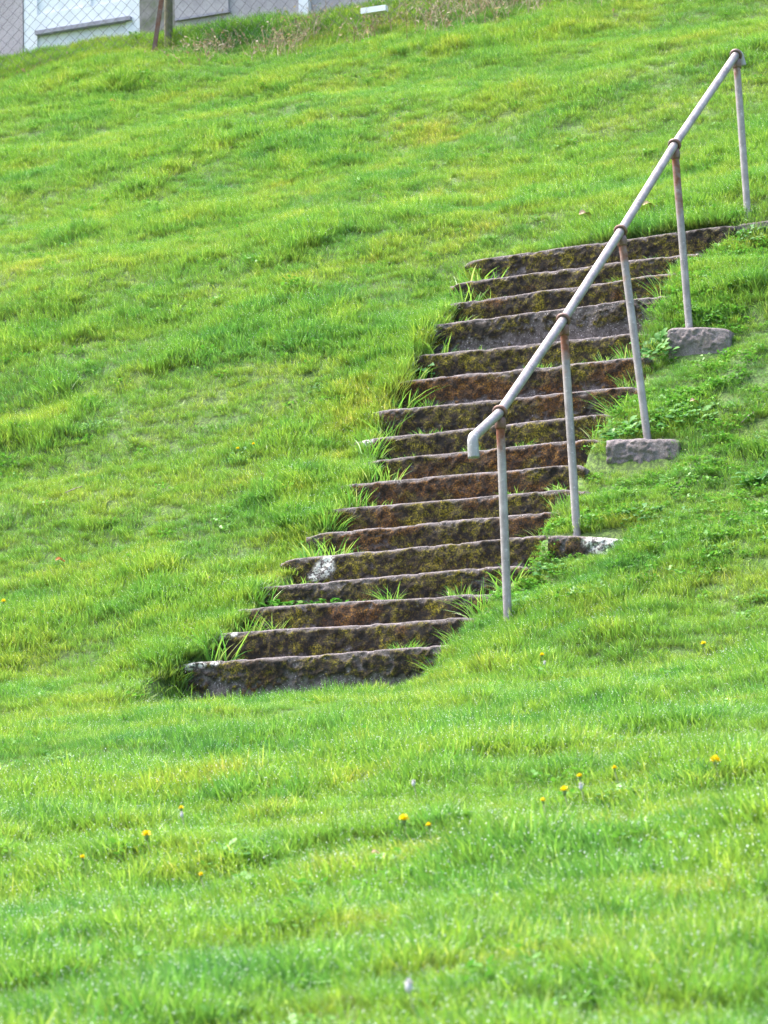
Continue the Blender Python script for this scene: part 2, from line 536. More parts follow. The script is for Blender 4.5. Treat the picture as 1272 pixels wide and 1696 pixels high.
# thin out beyond the frame's edges, for views a step to the side
keep |= in_view(u1, v1, 2.2) & (R.uniform(size=len(u1)) < .55)
u1, v1 = u1[keep], v1[keep]
vL = np.interp(u1, ST[:, 0], ST[:, 1]) + 0.03; vR = np.interp(u1, ST[:, 0], ST[:, 3]) - 0.01
onst = (u1 > -.05) & (u1 < UT + .07) & (v1 > vL) & (v1 < vR)
onst |= (u1 > -.05) & (u1 < 0.3) & (v1 > vL[0] * 0 - .9) & (v1 < .55) & onst
FEXT = {k: (on_u(a, b, FOOT_U[k])[0], on_u(c, b, FOOT_U[k])[0]) for k, a, b, c in ((4, 908, 884, 1046), (8, 1004, 726, 1124), (12, 1106, 541, 1208))}
foot = np.zeros(len(u1), bool)
for kf in (4, 8, 12):
    foot |= (u1 > FOOT_U[kf] - .03) & (u1 < FOOT_U[kf] + .10) & (v1 > FEXT[kf][0] + .02) & (v1 < FEXT[kf][1] - .03)
lowg = np.zeros(len(u1), bool)
for kf in (4, 8, 12):
    lowg |= (u1 > FOOT_U[kf] - .30) & (u1 < FOOT_U[kf]) & (v1 > .78) & (v1 < 1.3)
keep = ~onst & ~foot
lowg = lowg[keep]
u1, v1 = u1[keep], v1[keep]
z1 = ground_z(u1, v1)
gx, gy, gz = UVZ(u1, v1, z1 - .006)
hn = fbm(u1 / .5, v1 / .7, 41, 4)
hn2 = fbm(u1 / .16, v1 / .2, 47, 2)
scl = .70 + .62 * sstep(.36, .80, hn) * (.5 + .9 * hn2) + .25 * R.uniform(size=len(u1))
scl += .55 * sstep(.60, .80, fbm(u1 / .42, v1 / .5, 91, 3)) * (.6 + .7 * hn2)
scl *= np.where(lowg, .9, 1.0)
scl *= 1 - .25 * sstep(.6, .8, v1) * (1 - sstep(1.6, 2.2, v1)) * (u1 > .2) * (u1 < UT)
scl *= 1 - .55 * path_w(u1, v1)
scl *= 1 + .12 * sstep(.2, -2.5, u1)              # longer turf in the foreground
scl *= 1 - .04 * sstep(0, 2, u1)
lush = sstep(.3, .0, np.abs(v1 - vL.mean())) * 0
scl *= 1 + .10 * np.exp(-((v1 - (np.interp(u1, ST[:, 0], ST[:, 1]) - .15)) / .22) ** 2) * (u1 > -.1) * (u1 < UT)
var = np.where(hn > .58, R.choice([2, 3, 5], len(u1)), R.choice([0, 1, 2, 4], len(u1)))
leafp = .13 * sstep(.55, .9, v1) * sstep(-.2, .6, u1) * (1 - sstep(UT - .1, UT + .4, u1)) + .008
leafp *= .4 + 1.2 * (fbm(u1 / .25, v1 / .3, 71, 2) > .5)
lf = R.uniform(size=len(u1)) < leafp
var = np.where(lf, 6, var)
scl = np.where(lf, np.clip(scl, .9, 1.5), scl)
rot = np.stack([R.normal(0, .16, len(u1)), R.normal(0, .16, len(u1)), R.uniform(0, 6.283, len(u1))], -1)
pts_me = bpy.data.meshes.new('grass')
pts_me.vertices.add(len(u1))
pts_me.vertices.foreach_set('co', np.stack([gx, gy, gz], -1).astype(np.float32).ravel())
for nme, ty, dat in (('tuft_scale', 'FLOAT', scl), ('variant', 'INT', var)):
    at = pts_me.attributes.new(nme, ty, 'POINT'); at.data.foreach_set('value', dat.astype(np.float32 if ty == 'FLOAT' else np.int32))
at = pts_me.attributes.new('tuft_rot', 'FLOAT_VECTOR', 'POINT'); at.data.foreach_set('vector', rot.astype(np.float32).ravel())
pts_me.materials.append(M_GRASS)
grass = bpy.data.objects.new('grass', pts_me)
sc.collection.objects.link(grass)
tag(grass, 'bright green wet turf covering the whole bank around the concrete steps', 'grass', kind='stuff')
ng = bpy.data.node_groups.new('turf_scatter', 'GeometryNodeTree')
ng.interface.new_socket('Geometry', in_out='INPUT', socket_type='NodeSocketGeometry')
ng.interface.new_socket('Geometry', in_out='OUTPUT', socket_type='NodeSocketGeometry')
gi = ng.nodes.new('NodeGroupInput'); go = ng.nodes.new('NodeGroupOutput')
iop = ng.nodes.new('GeometryNodeInstanceOnPoints')
ci = ng.nodes.new('GeometryNodeCollectionInfo'); ci.inputs['Collection'].default_value = tuft_coll
ci.inputs['Separate Children'].default_value = True; ci.inputs['Reset Children'].default_value = True
def named(nm, ty):
    a = ng.nodes.new('GeometryNodeInputNamedAttribute'); a.data_type = ty; a.inputs['Name'].default_value = nm
    return [o for o in a.outputs if o.enabled and o.name == 'Attribute'][0]
ng.links.new(gi.outputs[0], iop.inputs['Points']); ng.links.new(ci.outputs[0], iop.inputs['Instance'])
iop.inputs['Pick Instance'].default_value = True
ng.links.new(named('variant', 'INT'), iop.inputs['Instance Index'])
ng.links.new(named('tuft_rot', 'FLOAT_VECTOR'), iop.inputs['Rotation'])
ng.links.new(named('tuft_scale', 'FLOAT'), iop.inputs['Scale'])
ng.links.new(iop.outputs[0], go.inputs[0])
grass.modifiers.new('scatter', 'NODES').node_group = ng
print('TUFTS', len(u1))

# ------------------------------------------------------------------ the concrete flight
stair = empty('concrete_staircase', UVZ(0, 0, Z0 - RISE), 'long flight of seventeen worn concrete steps with dark mossy risers climbing the grass bank', 'stairs')
# how mossy / rusty-brown / bare each riser is in the photograph (bottom to top)
MOSS = [.30, .62, .60, .55, .74, .50, .72, .80, .82, .80, .62, .80, .68, .10, .74, .80, .62]
RUSTM = [.1, .25, .3, .2, .3, .25, .45, .85, .6, .15, .4, .75, .15, .0, .15, .25, .3]
def slab(name, u, vl, zl, vr, zr, depth, height, mossiness, rusty, seed, parent, end_ragged=0.02, lich=None, pale_end=None, nose=.010, pale=0.):
    """a rough cast slab: front face, worn nosing and tread swept across the hill"""
    W = vr - vl
    nc = max(12, int(W / .0065))
    hh = height
    prof = [(0.0, -hh)]
    nr = max(10, int(hh / .0065))
    for i in range(1, nr): prof.append((0.0, -hh + (hh - nose) * i / (nr - 1)))
    for a in (18, 36, 54, 72, 90): prof.append((nose * (1 - math.cos(math.radians(a))), -nose + nose * math.sin(math.radians(a))))
    for d in (.025, .045, .07, .11, .16, depth): prof.append((d, 0.0 - .004 * d / depth))
    prof.append((depth, -hh))
    prof = np.array(prof); np_ = len(prof)
    vs = np.linspace(vl, vr, nc); T = (vs - vl) / W
    ztop = zl + (zr - zl) * T + (fbm(vs / .30, vs * 0, seed, 3) - .5) * .010 + (fbm(vs / .05, vs * 0, seed + 5, 3) - .5) * .0035
    # crumbled ends
    de = np.minimum(vs - vl, vr - vs)
    ztop = ztop - end_ragged * np.exp(-(de / .035) ** 1.0) * (.6 + .8 * vn(vs / .03, vs * 0, seed + 9))
    Vg, Pu = np.meshgrid(vs, prof[:, 0], indexing='ij'); _, Pz = np.meshgrid(vs, prof[:, 1], indexing='ij')
    Zg = ztop[:, None] + Pz; Ug = u + Pu
    front = (Pu < .022)
    top = np.clip(1 + Pz / .02, 0, 1)
    rough = (fbm(Vg / .09, Pz / .09, seed + 20, 4) - .5) * .016 * front * (1 - .8 * top)
    # moss cover
    m0 = .5 * fbm(Vg / .13, Pz / .09, seed + 30, 4) + .5 * fbm(Vg / .028, Pz / .022, seed + 33, 3)
    hd = -Pz
    thr = .535 - .27 * mossiness
    m = sstep(thr - .05, thr + .07, m0 - .22 * sstep(.09, .17, hd) + .06 * sstep(.02, .05, hd))
    m = m * sstep(.004, .02, hd + (fbm(Vg / .05, Pz * 0, seed + 40, 3) - .5) * .03)
    m = m * (1 - sstep(.0, .03, Pu) * .6)
    mossb = m * (.003 + .012 * fbm(Vg / .035, Pz / .03, seed + 50, 2))
    Ug = Ug - (rough + mossb) * front
    chip = sstep(.70, .82, vn(Vg / .07, Pz * 0, seed + 60)) * .005 * sstep(.035, .0, hd)
    Ug = Ug + chip * front; Zg = Zg - chip * .6
    Zg = Zg + (fbm(Vg / .04, Pu / .04, seed + 70, 3) - .5) * .004 * (Pu > .001)
    worn = sstep(.010, .001, hd + (fbm(Vg / .04, Pz * 0, seed + 80, 3) - .5) * .016) * (.55 + .45 * vn(Vg / .1, Pz * 0, seed + 81))
    worn = np.maximum(worn, .75 * (Pu > .02)); worn = np.maximum(worn, pale * (.5 + .8 * fbm(Vg / .06, Pz / .05, seed + 83, 3)).clip(0, 1))
    rm = sstep(.66 - .32 * rusty, .84 - .32 * rusty, fbm(Vg / .30, Pz / .2, seed + 90, 3))
    li = np.zeros_like(m)
    if lich:
        for (lv, lz, lr) in lich:
            li = np.maximum(li, sstep(lr, lr * .5, np.hypot((Vg - lv), (Pz - lz) * 1.3)))
    if pale_end:
        li = np.maximum(li, sstep(pale_end[0], pale_end[1], Vg) * .9 if pale_end[1] > pale_end[0] else sstep(pale_end[0], pale_end[1], Vg) * .9)
    m = m * (1 - li) * (1 - .8 * (pale > .5))
    P = np.stack(UVZ(Ug, Vg, Zg), -1).reshape(-1, 3)
    ii = np.arange(nc * np_).reshape(nc, np_)
    q = np.stack([ii[:-1, :-1], ii[1:, :-1], ii[1:, 1:], ii[:-1, 1:]], -1).reshape(-1, 4)
    # close bottom and the two ends
    fl = q.tolist()
    fl += [[int(ii[j, -1]), int(ii[j + 1, -1]), int(ii[j + 1, 0]), int(ii[j, 0])] for j in range(nc - 1)]
    fl.append([int(x) for x in ii[0, :]]); fl.append([int(x) for x in ii[-1, ::-1]])
    o = mesh_obj(name, P, fl, M_CONC, parent, attrs={'moss': m.ravel(), 'worn': worn.ravel(), 'lichen': li.ravel(), 'rustmoss': rm.ravel()})
    return o

for k, (u, vl, zl, vr, zr) in enumerate(STEP):
    extL = .045
    lich = None; pe = None
    if k == 4:
        lv = on_u(538, 942, u)[0]; lich = [(lv, -.07, .075), (lv - .05, -.10, .05), (lv + .02, -.03, .05)]
    if k == 0: lich = [(vl + .03, -.012, .04), (vl + .10, -.008, .035), (vl + .17, -.012, .03)]
    if k == 1: lich = [(vl + .05, -.01, .045), (vl + .13, -.008, .025)]
    if k in (3, 9): lich = [(vl + .03, -.015, .045)]
    s_ = slab('step', u, vl - extL - (.03 if k < 2 else 0), zl, vr + (.10 if k == 4 else .02), zr, TREAD + .06, RISE + .10 if k != 13 else RISE + .14, MOSS[k], RUSTM[k], 1000 + 37 * k, stair, lich=lich, pale_end=None)
    if k == 13: s_['label'] = 'bare grey riser without moss, fourth step from the top'
    if k == 4: s_['label'] = 'step with a white lichen patch near its left end'
    if k == 0: s_['label'] = 'lowest step, bare dark concrete with little moss'
    if k == 16: s_['label'] = 'topmost step, longer to the right than the others'
# footings: the ends of every fourth step, sticking out of the turf under the posts
for (k, x0, y0, x1, y1, sd_, h, pe) in ((4, 908, 884, 1046, 893, 2001, .20, (1.02, 1.10)), (8, 1004, 726, 1124, 724, 2002, .24, None),
                                  (12, 1106, 541, 1208, 543, 2003, .22, None), (16, 1216, 372, 1300, 362, 2004, .16, None)):
    u = FOOT_U[k] + .01
    va_, za_ = on_u(x0, y0, u - .01); vb_, zb_ = on_u(x1, y1, u - .01)
    pl = None
    if k == 4: pl = [(on_u(985, 890, u)[0] + .03, -.02, .11), (on_u(1020, 895, u)[0], -.05, .10)]
    o = slab('footing', u - .01, va_, za_, vb_, zb_, .24, h, .0 if k > 4 else .3, .1, sd_, stair, end_ragged=.012, lich=pl, nose=.016, pale=1.0 if k > 4 else .3)
    if k == 4: o['label'] = 'post footing with a crumbling white end'

# ------------------------------------------------------------------ the handrail
TOPS = [(828, 683), (933, 530), (1028, 383), (1117, 240), (1219, 91)]
BASES = [(841, 1025), (955, 877), (1069, 700), (1140, 523), (1238, 348)]
tops = [on_v(x, y, VP) for x, y in TOPS]
print('TOPS', np.round(tops, 3).tolist())
rail_root = empty('handrail', UVZ(0, VP, float(ground_z(0, VP))), 'grey galvanised pipe handrail on five posts with rusty collars beside the concrete steps', 'handrail')
def post_of(i):
    tu, tz = tops[i]
    # foot: the pixel gives the lean across the hill
    bv, bz = on_u(BASES[i][0], BASES[i][1], tu + .01)
    return (tu, VP, tz), (tu + .01, bv, bz)
def W3(p): return Vector(UVZ(*p))
PR = .0205
posts = [post_of(i) for i in range(5)]
print('POSTS', posts)
rust_len = [.30, .36, .34, .75, .45]
for i, (t, b) in enumerate(posts):
    A, B = W3(t), W3(b)
    d = (B - A).normalized(); end = B + d * .28
    A2 = A + d * .028
    L = (end - A2).length
    n = 40
    mb = MB(); mb.tube([A2 + d * L * j / n for j in range(n + 1)], PR, 20)
    z = np.array([((Vector(v) - A2).dot(d)) for v in mb.v])
    rust = np.clip(1.05 - z / rust_len[i], 0, 1) * (1.0, .95, .85, .8, .55)[i]
    mesh_obj('post', mb.v, mb.f, M_GALV, rail_root, attrs={'rust': rust})
# rail: end, post heads, far end
eu, ez = on_v(786, 722, VP)
line = [(eu, VP, ez)] + [(t[0], VP, t[1]) for t in tops]
fu = tops[4][0] + .035; fz = tops[4][1] + .012
line.append((fu, VP, fz))
Lw = [W3(p) for p in line]
pts = []
for a, b in zip(Lw[:-1], Lw[1:]):
    n = 24
    for j in range(n): pts.append(a.lerp(b, j / n))
pts.append(Lw[-1])
for _ in range(2):      # soften the kink at the lowest post
    pts = [pts[0]] + [(pts[i - 1] + pts[i] * 2 + pts[i + 1]) / 4 for i in range(1, len(pts) - 1)] + [pts[-1]]
mb = MB(); mb.tube(pts, .0225, 24)
rust = [0.12] * len(mb.v)
mesh_obj('rail', mb.v, mb.f, M_GALV, rail_root, attrs={'rust': rust})
# collars round the rail above each post, with the socket the post is held in
for i, (t, b) in enumerate(posts):
    A, B = W3(t), W3(b)
    ax = (Lw[i + 2] - Lw[i]).normalized() if i < 4 else (Lw[5] - Lw[4]).normalized()
    mb = MB(); mb.torus(A, ax, .0295, .0082)
    d = (B - A).normalized()
    mb.tube([A + d * .024, A + d * .040, A + d * .075, A + d * .080], [.022, .0265, .0262, .0225], 20)
    mesh_obj('collar', mb.v, mb.f, M_RUSTY, rail_root, attrs={'rust': [(.62, .62, .5, .45, .35)[i]] * len(mb.v)})
# turned-down ends
def bend(p_start, dir_in, down, length, r0, r1, name):
    pts = []; p = Vector(p_start); d0 = Vector(dir_in).normalized(); d1 = Vector(down).normalized()
    n = 16
    for i in range(n + 1):
        t = i / n; pts.append(p.copy())
        d = d0.lerp(d1, min(1, t * 2.6)).normalized(); p += d * length / n
    mb = MB(); mb.tube(pts, [r0 + (r1 - r0) * i / n for i in range(n + 1)], 24)
    mesh_obj(name, mb.v, mb.f, M_CAP, rail_root, attrs={'rust': [.1] * len(mb.v)})
bend(Lw[0], Lw[0] - Lw[1], Vector((.04, 0, -1)), .118, .0245, .0275, 'end_cap')
bend(Lw[-1], Lw[-1] - Lw[-2], Vector((.25, .2, -1)), .085, .0245, .0255, 'end_cap')

# ------------------------------------------------------------------ building behind, fence, verge of dead weeds
UF = UT + 5.6                       # chain-link fence
UW = UF + 0.9                       # wall of the building
zgF = float(ground_z(UF, -3))
print('fence ground', zgF, on_u(150, 72, UF), on_u(38, 88, UW), on_u(232, 56, UW), on_u(505, 35, UW))

W = Mat('pebbledash', .95)
wn1 = W.noise(70, 4, .7); wn2 = W.noise(3, 4, .6)
wc = W.ramp(wn2, [(.3, (.42, .35, .38)), (.7, (.56, .48, .52))])
wc = W.mix(W.val(wn1, .50, .62), wc, (.55, .50, .53)); wc = W.mix(W.val(W.noise(110, 2), .62, .66), wc, (.20, .16, .17))
W.col(wc); W.bump(wn1, .8, .015)
M_DASH = W.m
W = Mat('grey_render', .9)
w1 = W.noise(5, 5, .6); w2 = W.noise(90, 3)
wc = W.ramp(w1, [(.3, (.36, .33, .36)), (.7, (.52, .48, .51))]); wc = W.mix(W.val(w2, .3, .7), wc, W.mix(.3, wc, (.15, .12, .13)))
W.col(wc); W.bump(w2, .4, .006); M_REND = W.m
W = Mat('white_gloss_paint', .45)
w1 = W.noise(7, 5, .6); W.col(W.ramp(w1, [(.3, (.70, .71, .78)), (.6, (.82, .82, .86))])); M_WHITE = W.m
W = Mat('dirty_plinth', .95)
w1 = W.noise(9, 5, .6); W.col(W.ramp(w1, [(.3, (.12, .15, .07)), (.5, (.24, .22, .20)), (.7, (.33, .30, .30))])); M_PLINTH = W.m
W = Mat('slate_grey', .7); W.col((.10, .10, .11)); M_ROOF = W.m
W = Mat('ledge_grey', .8); W.col(W.ramp(W.noise(20), [(.3, (.26, .24, .30)), (.7, (.40, .38, .44))])); M_LEDGE = W.m
W = Mat('weathered_post_wood', .9); W.col(W.ramp(W.noise(12), [(.3, (.10, .10, .055)), (.7, (.20, .18, .12))])); M_WOOD = W.m
W = Mat('wire', .5); W.col((.17, .14, .15)); W.b.inputs['Metallic'].default_value = .4; M_WIRE = W.m

house = empty('outbuilding', UVZ(UW + 2.5, -2.5, zgF - .1), 'low pinkish grey pebbledash outbuilding with a white panelled door behind the wire fence', 'building')
def wallbox(name, v0, v1, z0, z1, u0, u1, mat, parent=None, ret=False):
    mb = MB(); mb.box((u0, v0, z0), (u1, v1, z1), lambda a, b, c: UVZ(a, b, c))
    if ret: return mb
    return mesh_obj(name, mb.v, mb.f, mat, parent or house, smooth=False)
vd0, zd0 = on_u(38, 88, UW); vd1, zd1 = on_u(232, 56, UW)
zs = min(zd0, zd1) - .35                    # door sill, hidden by the turf
ztop = zs + 2.75
vq = on_u(290, 40, UW)[0]; vq2 = on_u(380, 25, UW)[0]; vp0 = on_u(497, 30, UW)[0]; vp1 = on_u(514, 30, UW)[0]
zq = on_u(335, 25, UW)[1]
vp_end = on_u(720, 0, UW)[0]
wallbox('wall', vd0 - 4.5, vd0, zs - .6, ztop, UW, UW + .2, M_DASH)
wallbox('wall', vd1, vq - .002, zs - .6, ztop, UW + .002, UW + .2, M_PLINTH)
wallbox('wall', vd0, vd1, zs + 2.05, ztop, UW + .003, UW + .2, M_DASH)
wallbox('wall', vd0, vd1, zs - .6, zs, UW + .003, UW + .2, M_DASH)
wallbox('wall', vq, vp0, zs - .6, ztop, UW + .004, UW + .2, M_REND)
wallbox('wall', vp1, vp_end + 1.2, zs - .6, ztop, UW + .02, UW + .2, M_REND)
wallbox('wall', vd0 - 4.5, vp_end + 1.2, zs - .6, ztop, UW + 5.0, UW + 5.2, M_DASH)
wallbox('wall', vd0 - 4.7, vd0 - 4.502, zs - .6, ztop, UW + .01, UW + 5.1, M_DASH)
wallbox('wall', vp_end + 1.202, vp_end + 1.4, zs - .6, ztop, UW + .03, UW + 5.1, M_DASH)
wallbox('roof', vd0 - 4.95, vp_end + 1.65, ztop + .001, ztop + .14, UW - .25, UW + 5.4, M_ROOF)
wallbox('jamb_post', vp0 + .002, vp1 - .002, zs - .5, ztop - .002, UW - .03, UW + .1, M_WHITE)
sheet = wallbox('wall_panel', vq + .01, vq2, zq, zq + 1.4, UW - .020, UW + .001, M_REND)
trim = wallbox('panel_trim', vq + .01, vq2 + .012, zq - .02, zq, UW - .026, UW + .001, M_LEDGE)
# door
dw = vd1 - vd0
door = wallbox('door', vd0 + .004, vd1 - .004, zs + .002, zs + 2.045, UW + .03, UW + .08, M_WHITE)
def dsub(name, a0, a1, b0, b1, u0, u1, mat):
    o = wallbox(name, vd0 + dw * a0, vd0 + dw * a1, b0, b1, u0, u1, mat)
    o.parent = door; return o
zl_ = on_u(140, 36, UW)[1]
for nm, a0, a1, b0, b1 in (('stile', .006, .12, zs + .004, zs + 2.04), ('stile', .88, .994, zs + .004, zs + 2.04),
                           ('rail', .1203, .8797, zl_ - .02, zl_ + .13), ('rail', .1203, .8797, zs + .004, zs + .13),
                           ('rail', .1203, .8797, zs + 1.90, zs + 2.04), ('mullion', .51, .58, zl_ + .132, zs + 1.898)):
    dsub(nm, a0, a1, b0, b1, UW + .008, UW + .029, M_WHITE)
dsub('ledge', .12, .93, zl_ - .055, zl_ - .022, UW - .035, UW + .029, M_LEDGE)
dsub('handle', .07, .12, zs + 1.0, zs + 1.03, UW - .02, UW + .007, M_LEDGE)

# chain-link fence with its own posts
fence = empty('chain_link_fence', UVZ(UF, -1, zgF), 'sagging chain link wire fence in front of the outbuilding at the top of the bank', 'fence')
mb = MB()
sv, sz = .052, .052
v0f, v1f = -10, .5
nz = 30
for i in range(int((v1f - v0f) / sv / 1)):
    vv = v0f + i * sv * 1.0
    pts = []
    gz0 = float(ground_z(UF, vv)) - .03
    for j in range(nz):
        s = (j % 2) * sv * 1.0
        if i % 2: s = sv - s
        jit = .004 * math.sin(i * 12.9 + j * 7.3)
        pts.append(UVZ(UF + .004 * (1 if (i + j) % 2 else -1) + .03 * math.sin(vv * 2.1 + j * .2), vv + s + jit, gz0 + j * sz))
    mb.tube(pts, .0022, 4, cap=False)
mesh_obj('wire_mesh', mb.v, mb.f, M_WIRE, fence)
for (xa, ya, xb, yb, r, mat, nm) in ((269, -10, 259, 58, .024, M_RUSTY, 'fence_post'), (279, -10, 279, 58, .034, M_WOOD, 'fence_post')):
    uu = UF - .03 if mat is M_RUSTY else UF + .08
    a = on_u(xa, ya, uu); b = on_u(xb, yb, uu)
    d = ((a[0] - b[0]) / (a[1] - b[1]))
    top = (uu, b[0] + d * 1.45, b[1] + 1.45); bot = (uu, b[0] - d * .4, b[1] - .4)
    mb = MB()
    n = 8
    P0, P1 = Vector(UVZ(*bot)), Vector(UVZ(*top))
    mb.tube([P0.lerp(P1, j / n) for j in range(n + 1)], r, 4 if mat is M_RUSTY else 10)
    o = mesh_obj(nm, mb.v, mb.f, mat, fence, smooth=False, attrs={'rust': [.55] * len(mb.v)})
    o['label'] = 'leaning rust brown iron post' if mat is M_RUSTY else 'upright weathered greenish wooden post'
for vv in (-9.6, -2.2, .3):
    gz0 = float(ground_z(UF, vv)); mb = MB()
    mb.tube([UVZ(UF + .03, vv, gz0 - .4 + j * .25) for j in range(8)], .03, 10)
    mesh_obj('fence_post', mb.v, mb.f, M_WOOD, fence, attrs={'rust': [0] * len(mb.v)})

# white board lying in the verge
bv, bz = on_u(600, 20, UF - .15); bv2, bz2 = on_u(641, 14, UF - .15)
mb = MB()
mb.box((0, 0, 0), (.05, 1, .045), lambda a, b, c: UVZ(UF - .18 + a, bv + (bv2 - bv) * b, bz - .022 + (bz2 - bz) * b + c))
board = mesh_obj('board', mb.v, mb.f, M_WHITE, None, smooth=False, origin=UVZ(UF - .18, bv, bz))
tag(board, 'short white painted board lying in the weeds at the top of the bank', 'board')

# dead weeds along the fence
R = np.random.default_rng(77)
V = []; Fs = []; rn = []
for i in range(5200):
    v = R.uniform(-9, .5)
    dens = float(fbm(np.array([v / .35]), np.array([0.]), 61, 2)[0])
    vx = v
    inwall = sstep(-5.7, -5.0, vx)
    if R.uniform() > .15 + .85 * float(inwall) * (dens > .35): continue
    u = UF + R.normal(-.05, .22)
    h = R.uniform(.06, .27) * (1.5 if v > -4.4 else 1) * (.35 + .65 * float(inwall)) * (.5 + dens)
    z = float(ground_z(u, v)) - .02
    nseg = 4; a = R.uniform(0, 6.28); ln = R.uniform(.1, .9); c = R.uniform()
    w = R.uniform(.0015, .0035)
    b = len(V)
    for j in range(nseg + 1):
        t = j / nseg; off = h * ln * t * t
        uu, vv, zz = u + off * math.sin(a), v + off * math.cos(a), z + h * t * (1 - .3 * ln * t)
        ww = w * (1 - .7 * t)
        V += [UVZ(uu, vv - ww, zz), UVZ(uu, vv + ww, zz)]; rn += [c, c]
        if j: Fs.append((b + 2 * j - 2, b + 2 * j - 1, b + 2 * j + 1, b + 2 * j))
    for q in range(R.integers(2, 6)):       # withered leaves and seed heads
        t = R.uniform(.3, 1); off = h * ln * t * t
        p = np.array(UVZ(u + off * math.sin(a), v + off * math.cos(a), z + h * t * (1 - .3 * ln * t)))
        b = len(V); d1 = R.normal(0, .007, 3); d2 = R.normal(0, .005, 3)
        V += [tuple(p), tuple(p + d1 + d2), tuple(p + d1 * 2), tuple(p + d1 - d2)]; rn += [c] * 4; Fs.append((b, b + 1, b + 2, b + 3))
dw_ = mesh_obj('dead_weeds', V, Fs, M_DEAD, smooth=False, attrs={'rnd': rn})
tag(dw_, 'tangle of brown dead weeds along the foot of the wire fence', 'weeds', kind='stuff')

# ------------------------------------------------------------------ plants one can point to
def copy_tree(o, parent=None):
    c = o.copy(); sc.collection.objects.link(c)
    if parent is not None: c.parent = parent
    for ch in [x for x in sc.objects if x.parent == o]: copy_tree(ch, c)
    return c

# long grass tufts hanging over the steps
tuft_protos = []
for i, (n, rd, h0, h1, bd) in enumerate([(80, .065, .05, .14, .8), (100, .085, .04, .11, .95), (64, .055, .06, .18, .9)]):
    Vt, Ft, rn_, tp_, mi_ = blade_fan(n, rd, h0, h1, .0045, bd, 500 + i, 3, .7)
    me = mesh_obj('grass_tuft', Vt, Ft, [M_TUFT, M_DEW_GLINT], attrs={'rnd': rn_, 'tip': tp_}, midx=mi_, link=False)
    tuft_protos.append(me.data); bpy.data.objects.remove(me)
ORD = ['lowest', 'second', 'third', 'fourth', 'fifth', 'sixth', 'seventh', 'eighth', 'ninth', 'tenth', 'eleventh', 'twelfth', 'thirteenth', 'fourteenth', 'fifteenth', 'sixteenth', 'top']
def step_name(k):
    return 'the lowest step' if k == 0 else 'the top step' if k == 16 else 'the %s step from the bottom' % ORD[k]
def add_tuft(k, v, du, proto, s, label):
    u = k * TREAD + du
    zt = STEP[k][2] + (STEP[k][4] - STEP[k][2]) * (v - STEP[k][1]) / (STEP[k][3] - STEP[k][1])
    zt = zt if du >= 0 else (STEP[k - 1][2] if k else -9)
    z = max(zt - .01, float(ground_z(u, v)) - .01)
    o = bpy.data.objects.new('grass_tuft', tuft_protos[proto]); sc.collection.objects.link(o)
    o.location = UVZ(u, v, z); o.rotation_euler = (R.normal(0, .12), R.normal(0, .12), R.uniform(0, 6.28)); o.scale = (s, s, s * R.uniform(.85, 1.1))
    tag(o, label, 'grass tuft', 'long grass tufts growing over the step ends and treads')
looks = ['bushy', 'spreading', 'tall wispy']
for k in range(0, 17):
    vl, vr = STEP[k][1], STEP[k][3]
    pr = int(R.integers(0, 3))
    add_tuft(k, vl + .07, -.05 if k else -.07, pr, R.uniform(1.15, 1.7), '%s grass tuft at the left end of %s' % (looks[pr], step_name(k)))
    if k in (0, 2, 5, 7, 9, 11, 14, 15):
        pr = int(R.integers(0, 3)); add_tuft(k, vl + .22, -.03, pr, R.uniform(.7, 1.0), 'smaller tuft just right of the left end of %s' % step_name(k))
    if k not in (4, 8, 16):
        pr = int(R.integers(0, 3))
        add_tuft(k, vr - .06, -.05, pr, R.uniform(.9, 1.4), '%s grass tuft at the right end of %s' % (looks[pr], step_name(k)))
for (x, k, pr, s, nm) in ((680, 1, 1, .9, 'right half'), (655, 3, 2, .8, 'right half'), (770, 3, 0, .9, 'far right'), (690, 9, 1, .7, 'left part'), (790, 9, 0, .7, 'middle'), (870, 9, 2, .6, 'right half'), (790, 13, 1, .8, 'left half'), (900, 12, 1, .9, 'middle'), (960, 12, 0, .7, 'right half'),
                      (1010, 12, 2, .8, 'far right'), (720, 10, 1, .9, 'left part'), (1040, 15, 1, .9, 'right half'), (1060, 14, 0, .8, 'right half'), (1090, 16, 1, .8, 'right half'), (860, 7, 2, .6, 'right part'), (700, 0, 0, .7, 'right part'), (600, 3, 1, .55, 'middle')):
    v = on_u(x, (EDGE[k][1] + EDGE[k][3]) / 2 + 30, k * TREAD)[0]
    kk = max(k - 1, 0)
    if k == 0:
        add_tuft(0, v, -.06, pr, s, 'grass tuft in front of the %s of the lowest riser' % nm)
    else:
        add_tuft(kk, v, TREAD - .06, pr, s, 'grass tuft against the %s of %s' % (nm, step_name(k).replace('step', 'riser')))

